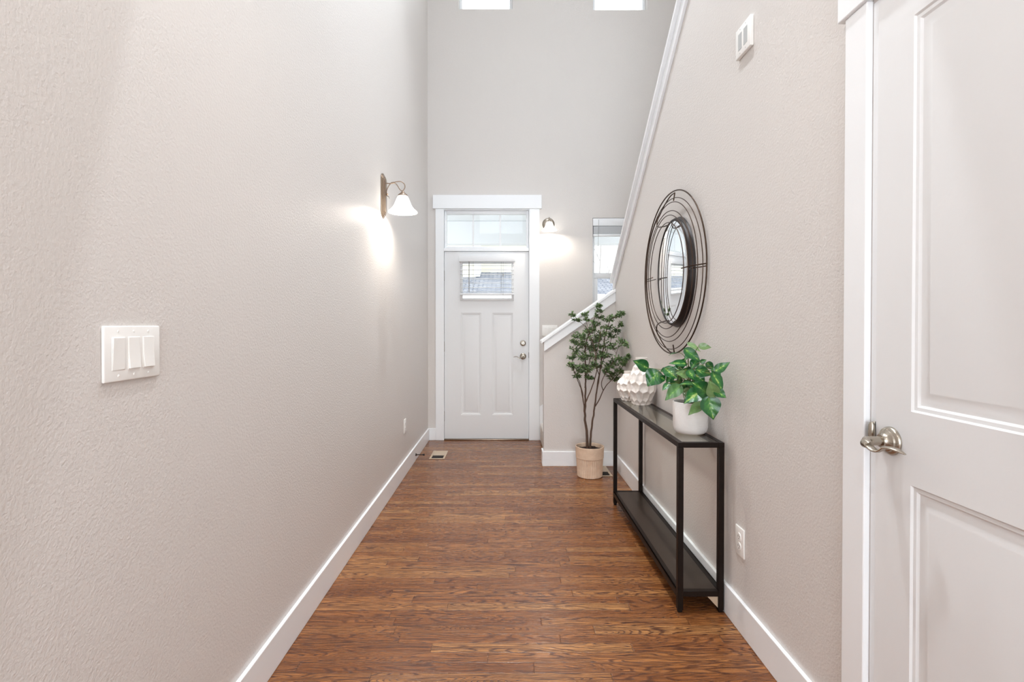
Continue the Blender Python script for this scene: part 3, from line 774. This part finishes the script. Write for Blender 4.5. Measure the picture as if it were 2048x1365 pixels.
vase((.866, 3.238, TZ), 'taller white dimpled ceramic vase, nearer of the two beside the leafy plant', .088, .30,
     [(.62, 0), (.66, .02), (1.0, .36), (.95, .52), (.60, .78), (.40, .88), (.42, 1.0)], 11, 4.2, .3, 'pair of white dimpled vases')
vase((.830, 3.418, TZ), 'shorter white dimpled ceramic vase at the far end of the console table', .078, .196,
     [(.60, 0), (.64, .03), (1.0, .42), (.95, .58), (.55, .86), (.42, .92), (.44, 1.0)], 11, 3.4, 1.9, 'pair of white dimpled vases')

# ------------------------------------------------------------------ philodendron in white ribbed pot
PX, PY = .868, 2.382
ph = thing('potted_plant', 'heart leaved variegated plant in a white ribbed pot on the near end of the table', 'potted plant', (PX, PY, TZ))
pr = [(0, .004), (.05, .0), (.064, .003), (.073, .012), (.078, .03), (.079, .145), (.077, .149), (.074, .147), (.073, .12), (0, .12)]
pot = obj('pot', B().lathe(pr, 64), RIBPOT, ph, 40)
obj('soil', B().lathe([(0, .134), (.04, .136), (.0725, .131)], 32), SOIL, pot, 60)
def sk(u, v, Y):   # sketch of the plant (u right, v down) laid out at a distance Y down the hall
    k = Y / 1010
    return Vector(((187 + u / 5.25) * k - PX, Y - PY, 1.25 - (10 + v / 5.25) * k - TZ))
random.seed(5)
LEAVES = [  # base u,v, tip u,v, width, distance, twist
 (1045, 168, 1175, 186, 62, 2.20, .2), (930, 138, 1062, 222, 52, 2.34, -.4), (900, 205, 1068, 335, 96, 2.30, -.2), (955, 232, 880, 322, 62, 2.36, .5),
 (835, 236, 718, 250, 34, 2.42, .9), (505, 402, 358, 320, 112, 2.56, .1), (610, 440, 500, 592, 168, 2.46, .0), (905, 352, 730, 342, 74, 2.36, .3),
 (690, 402, 818, 512, 112, 2.38, -.2), (705, 418, 640, 430, 54, 2.46, .2), (1020, 420, 1190, 474, 96, 2.22, .1), (1012, 318, 955, 412, 84, 2.30, .2),
 (1212, 432, 1366, 338, 84, 2.12, -.1), (1128, 348, 1200, 425, 66, 2.26, .2), (1195, 455, 1308, 652, 112, 2.13, -.5), (1142, 668, 978, 548, 150, 2.16, .1),
 (1205, 700, 1158, 538, 118, 2.12, -.1), (1148, 716, 1202, 952, 176, 2.14, .0), (1070, 632, 886, 764, 140, 2.20, .2), (1215, 634, 1334, 712, 98, 2.12, -.3),
 (842, 588, 690, 734, 116, 2.30, .1), (725, 566, 655, 632, 60, 2.36, .3), (1066, 776, 934, 888, 92, 2.22, .2), (925, 478, 800, 446, 78, 2.30, .2),
 (935, 425, 1005, 532, 96, 2.26, -.3), (992, 566, 840, 558, 64, 2.28, .6), (1058, 342, 1122, 316, 44, 2.26, .4), (684, 524, 628, 486, 66, 2.44, .2),
 (1196, 398, 1268, 520, 88, 2.16, -.5), (820, 640, 930, 560, 90, 2.34, .5), (1010, 470, 1110, 560, 96, 2.24, .1), (880, 640, 985, 690, 80, 2.30, .3),
 (820, 400, 900, 300, 80, 2.44, .3), (760, 470, 700, 560, 80, 2.42, -.3), (1000, 640, 900, 520, 100, 2.32, .4), (1180, 560, 1260, 440, 90, 2.22, .5)]
for k in range(16):
    u_ = random.uniform(800, 1170); v_ = random.uniform(360, 640); a_ = random.uniform(.2, 5.8); l_ = random.uniform(80, 120)
    LEAVES.append((u_, v_, u_ + l_ * math.cos(a_), v_ + l_ * math.sin(a_) * .9, random.uniform(64, 90), 2.36 - (u_ - 980) * .0006, random.uniform(-.5, .5)))
def leaf_bm(p0, p1, W, twist):
    bm = bmesh.new(); uvl = bm.loops.layers.uv.new('UVMap')
    d = p1 - p0; Ln = d.length; d.normalize()
    view = Vector((-.22, -1, .30 + twist * .3)); view.rotate(Matrix.Rotation(twist, 3, d))
    s_ = d.cross(view).normalized(); nrm = s_.cross(d).normalized()
    NU, NV = 8, 14; g = []
    for j in range(NV + 1):
        v = j / NV; row = []
        hw_ = math.sin(math.pi * min(1, v ** .62)) ** .85 if v > 0 else 0
        if v < .12: hw_ = max(hw_, .62 * (v / .12) ** .45)
        hw_ *= (1 - .35 * v ** 3)
        hw_ = min(1.0, hw_)
        for i in range(NU + 1):
            u = i / NU * 2 - 1
            x = u * hw_ * W / 2; z = -.10 * W * (1 - abs(u)) * hw_ + -.16 * Ln * (v - .35) ** 2 * 2 + .02 * W * math.sin(v * 17 + u * 4)
            back = -.10 * Ln * abs(u) ** 1.4 * max(0, 1 - v / .3)      # heart lobes
            row.append((bm.verts.new(p0 + d * (v * Ln + back) + s_ * x + nrm * z), (i / NU, v)))
        g.append(row)
    for j in range(NV):
        for i in range(NU):
            q = (g[j][i], g[j][i + 1], g[j + 1][i + 1], g[j + 1][i])
            f = bm.faces.new([a_[0] for a_ in q])
            for lp, a_ in zip(f.loops, q): lp[uvl].uv = a_[1]
    bmesh.ops.remove_doubles(bm, verts=bm.verts[:], dist=1e-6)
    return bm
stem = B()
for k, (u0, v0, u1, v1, W_, Y_, tw) in enumerate(LEAVES):
    p0 = sk(u0, v0, Y_); p1 = sk(u1, v1, Y_ - .02 + random.uniform(-.02, .02))
    lim = XR - .012 - PX
    p0.x = min(p0.x, lim - .01); p1.x = min(p1.x, lim)
    W_m = W_ / 5.25 * Y_ / 1010 * 1.22
    bm = leaf_bm(p0, p1, W_m, tw)
    for v in bm.verts: v.co.x = min(v.co.x, lim + .004)
    obj('leaf', bm, PHILO, ph, 60)
    an = random.uniform(0, 6.28); rr = random.uniform(0, .035); r0 = Vector((rr * math.cos(an), rr * math.sin(an), .13))
    md = Vector((r0.x * .6 + p0.x * .4, r0.y * .6 + p0.y * .4, max(r0.z + .05, p0.z * .75 + .05)))
    if p0.z < .16: md = Vector((p0.x * .45, p0.y * .45, .20))
    stem.tube(curve([r0, md, p0], 6), .0016, 6)
obj('stems', stem, STEM, ph, 60)

# ------------------------------------------------------------------ little tree in beige pot
QX, QY = .688, 4.165
tr = thing('potted_tree', 'slender small leaved tree in a ribbed beige pot before the low stair wall', 'potted tree', (QX, QY, 0))
bm = bmesh.new(); NA = 240; rows = []
pz = [(.098, 0, 0), (.103, .004, 0), (.104, .012, 1), (.110, .145, 1), (.1105, .152, 0), (.1135, .156, 0), (.116, .235, 0), (.117, .243, 0), (.1165, .248, 0), (.113, .249, 0), (.110, .245, 0), (.108, .215, 0), (.107, .20, 0)]
for r, z, rib in pz:
    row = []
    for i in range(NA):
        an = 2 * math.pi * i / NA; q = r - (.0028 * (0.5 - .5 * math.cos(40 * an)) ** 2 if rib else 0)
        row.append(bm.verts.new((q * math.cos(an), q * math.sin(an), z + .001)))
    rows.append(row)
for a_, c_ in zip(rows, rows[1:]):
    for i in range(NA): bm.faces.new((a_[i], a_[(i + 1) % NA], c_[(i + 1) % NA], c_[i]))
bm.faces.new(rows[0][::-1])
tp = obj('pot', bm, POTM, tr, 30)
sb = bmesh.new(); random.seed(2); g = []
sr = [[sb.verts.new((0, 0, .222))]]
for k in range(1, 9):
    sr.append([sb.verts.new((.1075 * k / 8 * math.cos(6.283 * i / 40), .1075 * k / 8 * math.sin(6.283 * i / 40), .216 + (random.uniform(0, .012) if k < 8 else 0))) for i in range(40)])
for i in range(40): sb.faces.new((sr[0][0], sr[1][i], sr[1][(i + 1) % 40]))
for a_, c_ in zip(sr[1:], sr[2:]):
    for i in range(40): sb.faces.new((a_[i], c_[i], c_[(i + 1) % 40], a_[(i + 1) % 40]))
obj('soil', sb, SOIL, tp, 60)
def tk(u, v, dy=0.):      # plan of the tree; the right-hand branches reach forward along the wall
    if u > 470: dy -= (u - 470) * .0024
    k = (QY + dy) / 1010
    return Vector(((u / 3.175 + 67) * k - QX, dy, 1.25 + (90 - v / 3.175) * k))
limbs = [
 ([(303, 1070, 0), (296, 960, 0), (286, 880, 0), (288, 790, 0), (290, 690, .01), (289, 600, .01), (288, 480, .02), (292, 400, .02), (325, 310, .0), (352, 230, -.02), (376, 165, -.03)], .0125, .0022),
 ([(288, 900, 0), (278, 800, -.01), (270, 720, -.02), (252, 650, -.03), (222, 590, -.05), (185, 545, -.06)], .0055, .0016),
 ([(280, 800, 0), (262, 700, .02), (240, 640, .04), (214, 570, .06), (205, 500, .07), (215, 430, .07), (222, 385, .06)], .0045, .0014),
 ([(290, 780, 0), (318, 715, -.02), (345, 640, -.03), (362, 560, -.05), (352, 470, -.06), (330, 380, -.06), (300, 310, -.05), (262, 275, -.04), (205, 218, -.03)], .0055, .0014),
 ([(320, 1070, 0), (325, 980, 0), (338, 880, 0), (350, 790, 0), (362, 700, 0), (378, 610, .01), (392, 500, .0), (405, 420, -.01), (418, 340, -.02), (445, 260, -.03), (490, 232, -.04), (522, 215, -.04)], .0098, .002),
 ([(352, 805, 0), (385, 745, .02), (410, 690, .03), (450, 640, .04), (495, 590, .03), (535, 540, .0), (585, 492, -.04)], .0052, .0014),
 ([(400, 700, .02), (392, 650, -.03), (420, 590, -.06), (470, 510, -.08), (500, 430, -.08), (540, 395, -.07)], .004, .0013),
 ([(360, 720, 0), (372, 620, .05), (400, 520, .07), (440, 420, .07), (470, 330, .06), (515, 295, .05)], .0045, .0013),
 ([(290, 620, .01), (310, 540, .05), (325, 440, .07), (318, 360, .06), (290, 250, .03)], .004, .0013),
 ([(378, 610, 0), (350, 520, -.08), (372, 420, -.08), (385, 330, -.06), (372, 260, -.05)], .004, .0013)]
trunk = B(); lp = []
for L, r0, r1 in limbs:
    c = curve([tk(*p) for p in L], 6); n_ = len(c)
    c = [p + Vector((mnoise.noise(p * 25) * .004, mnoise.noise(p * 22 + Vector((5, 5, 5))) * .004, 0)) for p in c]
    trunk.tube(c, [r0 + (r1 - r0) * (i / (n_ - 1)) ** .7 for i in range(n_)], 8)
    lp += c[n_ // 3:]
for base in (lp[4], lp[40], lp[9]):
    trunk.tube([base, base + Vector((random.choice((-1, 1)) * .011, -.006, .012))], [.004, .0025], 7)
clusters = [(205, 232, 22, -.03), (232, 262, 22, -.03), (285, 232, 30, .03), (295, 262, 24, .0), (376, 168, 18, -.03), (374, 205, 28, -.03), (368, 245, 30, -.03), (352, 290, 40, -.04),
 (470, 240, 34, -.03), (505, 232, 30, -.04), (522, 215, 14, -.04), (440, 262, 40, -.02), (520, 295, 24, .05), (490, 330, 30, .05), (425, 310, 44, -.02), (330, 335, 50, -.04), (300, 330, 40, .04),
 (240, 372, 46, .05), (215, 400, 34, .06), (262, 420, 50, .0), (400, 360, 50, -.04), (450, 370, 50, .03), (350, 400, 60, .02), (410, 430, 60, -.03), (470, 440, 44, -.05), (520, 405, 34, -.06), (548, 420, 24, -.07),
 (300, 440, 60, .03), (235, 470, 50, .04), (205, 500, 32, .05), (270, 510, 56, -.03), (190, 545, 24, -.06), (215, 560, 38, -.05), (250, 590, 52, -.06), (262, 560, 50, .03), (330, 500, 60, -.05), (385, 500, 66, .04),
 (420, 490, 50, -.06), (300, 590, 48, -.05), (320, 630, 34, -.03), (360, 560, 50, .05), (440, 560, 50, -.05), (480, 540, 40, .02), (500, 510, 34, -.06), (535, 545, 36, -.02), (560, 510, 24, -.03), (585, 492, 14, -.04),
 (450, 610, 44, -.05), (470, 640, 40, .03), (510, 590, 40, .0), (430, 590, 40, -.06), (350, 450, 50, .07), (380, 390, 44, .07), (280, 380, 44, -.06), (330, 560, 44, -.07), (232, 620, 26, -.05)]
fol = bmesh.new(); random.seed(11)
def small_leaf(p, d, up, L, W):
    d = d.normalized(); s_ = d.cross(up)
    if s_.length < 1e-3: s_ = Vector((1, 0, 0))
    s_.normalize(); nn = s_.cross(d)
    P = lambda t, w, h: fol.verts.new(p + d * (L * t) + s_ * (W * w) + nn * (W * h - L * .10 * t * t))
    a, c = P(0, 0, 0), P(1, 0, 0)
    fol.faces.new((a, P(.28, .42, .12), P(.66, .46, .13), c)); fol.faces.new((c, P(.66, -.46, .13), P(.28, -.42, .12), a))
rv = lambda: Vector((random.gauss(0, 1), random.gauss(0, 1), random.gauss(0, 1)))
XMAX = XR - .01 - QX; YMAX = KY - .02 - QY
for (u, v, r, dy) in clusters:
    c = tk(u, v, dy); rr = r / 3.175 / 243
    near = min(lp, key=lambda q: (q - c).length + max(0, q.z - c.z) * 1.5)
    mid = (near + c) / 2 + Vector((0, 0, -.006))
    trunk.tube(curve([near, mid, c], 4), [.0016] * 8 + [.001], 5)
    nt_ = max(4, int(5 + r * .15))
    for _ in range(nt_):
        d = rv().normalized(); d.z = abs(d.z) * .8 + .05; d.y *= .9
        e = c + d * rr * random.uniform(.5, 1.25); s0 = c + rv() * rr * .12
        trunk.tube([s0, (s0 + e) / 2 + Vector((0, 0, .003)), e], [.001, .0009, .0007], 4)
        for k in range(4):
            q = s0.lerp(e, .3 + .7 * k / 3)
            if q.x > XMAX - .02: q.x = XMAX - .02
            if q.y > YMAX - .02: q.y = YMAX - .02
            for sgn in (-1, 1):
                ld = (d * .5 + rv() * .55 + d.cross(Vector((0, 0, 1))) * sgn * .9)
                small_leaf(q, ld, (Vector((0, -.35, 1)) + rv() * .35).normalized(), random.uniform(.015, .026), random.uniform(.010, .015))
            if k == 3: small_leaf(q, d + rv() * .3, Vector((0, -.5, 1)), .022, .011)
for v in fol.verts:
    v.co.x = min(v.co.x, XMAX); v.co.y = min(v.co.y, YMAX)
for v in trunk.bm.verts: v.co.x = min(v.co.x, XMAX); v.co.y = min(v.co.y, YMAX)
obj('trunk', trunk, BARK, tr, 60)
tag(obj('foliage', fol, FOLI, tr), kind='stuff')

# ================================================================== OUTSIDE
struct('ground', B().box(-20, 25, YB + .16, 60, -.25, -.12), CONC, 'pale concrete ground outside the entrance', 'ground')
struct('trim_13', B().box(-3.5, 4.5, YB + .16, 7.55, 2.76, 2.84), SOFFIT, 'pale porch ceiling seen through the transom', 'trim')
struct('trim_14', B().box(-3.5, 4.5, 7.35, 7.55, 2.43, 2.76, .01), SOFFIT, 'pale porch beam seen through the transom', 'trim')
for i, x in enumerate((-2.2, 3.1)):
    tg = thing('porch_post', ('white porch post left of the entrance' if i == 0 else 'white porch post right of the entrance'), 'post', (x, 7.45, -.12))
    obj('post_shaft', B().box(-.08, .08, -.08, .08, .14, 2.549, .004), SIDING_W, tg)
    obj('post_base', B().box(-.1, .1, -.1, .1, .001, .14, .004), SIDING_W, tg)
nh = thing('neighbour_house', 'cream sided house with a grey shingle roof seen through the front door glass', 'house', (1, 17, -.12))
obj('house_wall', B().box(-7, -1.97, -.9, 0, .01, 6.5).box(-1.97, 1.55, 0, 6, .01, 6.5), SIDING, nh)
obj('corner_board', B().box(-2.02, -1.85, -.93, .02, 2.9, 6.5, .004), SIDING_W, nh)
rf = B(); rf.prism([(-3.4, 2.18), (0, 3.14), (0, 3.04), (-3.4, 2.08)], 'x', -7.2, 1.55); rf.prism([(-3.4, 2.18), (-1.0, 2.858), (-1.0, 2.758), (-3.4, 2.08)], 'x', 1.55, 7.2); obj('porch_roof', rf, SHINGLE, nh)
obj('fascia', B().box(-7.2, 7.2, -3.46, -3.36, 1.78, 2.19, .004), SIDING_W, nh)
obj('porch_wall', B().box(-7.1, 7.1, -3.2, -1.1, .01, 2.1), SIDING_W, nh)
# tree standing beyond, bare
def bare_tree(loc, label, H, seed):
    t = thing('bare_tree', label, 'tree', loc, 0, 'bare winter trees outside'); random.seed(seed); b = B()
    def grow(p, d, L, r, n):
        q = p + d * L; b.tube([p, (p + q) / 2 + rv() * L * .03, q], [r, r * .85, r * .7], 6)
        if n:
            for _ in range(3 if n > 1 else 4):
                nd = (d + rv() * .42 + Vector((0, 0, .12))).normalized(); grow(p.lerp(q, random.uniform(.6, 1)), nd, L * random.uniform(.6, .8), r * .55, n - 1)
    grow(Vector((0, 0, 0)), Vector((0, 0, 1)), H * .36, H * .008, 5)
    obj('branches', b, TREEB, t); return t
bare_tree((6.0, 33, -.12), 'bare tree rising behind the roof seen in the landing window', 11, 4)
bare_tree((10.4, 42, -.12), 'farther bare tree at the right of the landing window view', 13, 9)
gh = thing('garage', 'small gabled outbuilding with brown gable beyond the porch roof', 'garage', (3.7, 24.3, -.12))
obj('garage_wall', B().prism([(-1.6, 0.01), (1.6, 0.01), (1.6, 2.7), (0, 3.6), (-1.6, 2.7)], 'y', 0, 3), simple('brown_siding', (150, 134, 122), .8), gh)
obj('garage_roof', B().prism([(-1.9, 2.58), (0, 3.66), (1.9, 2.58), (1.9, 2.70), (0, 3.80), (-1.9, 2.70)], 'y', -.3, 3.2), SIDING_W, gh)
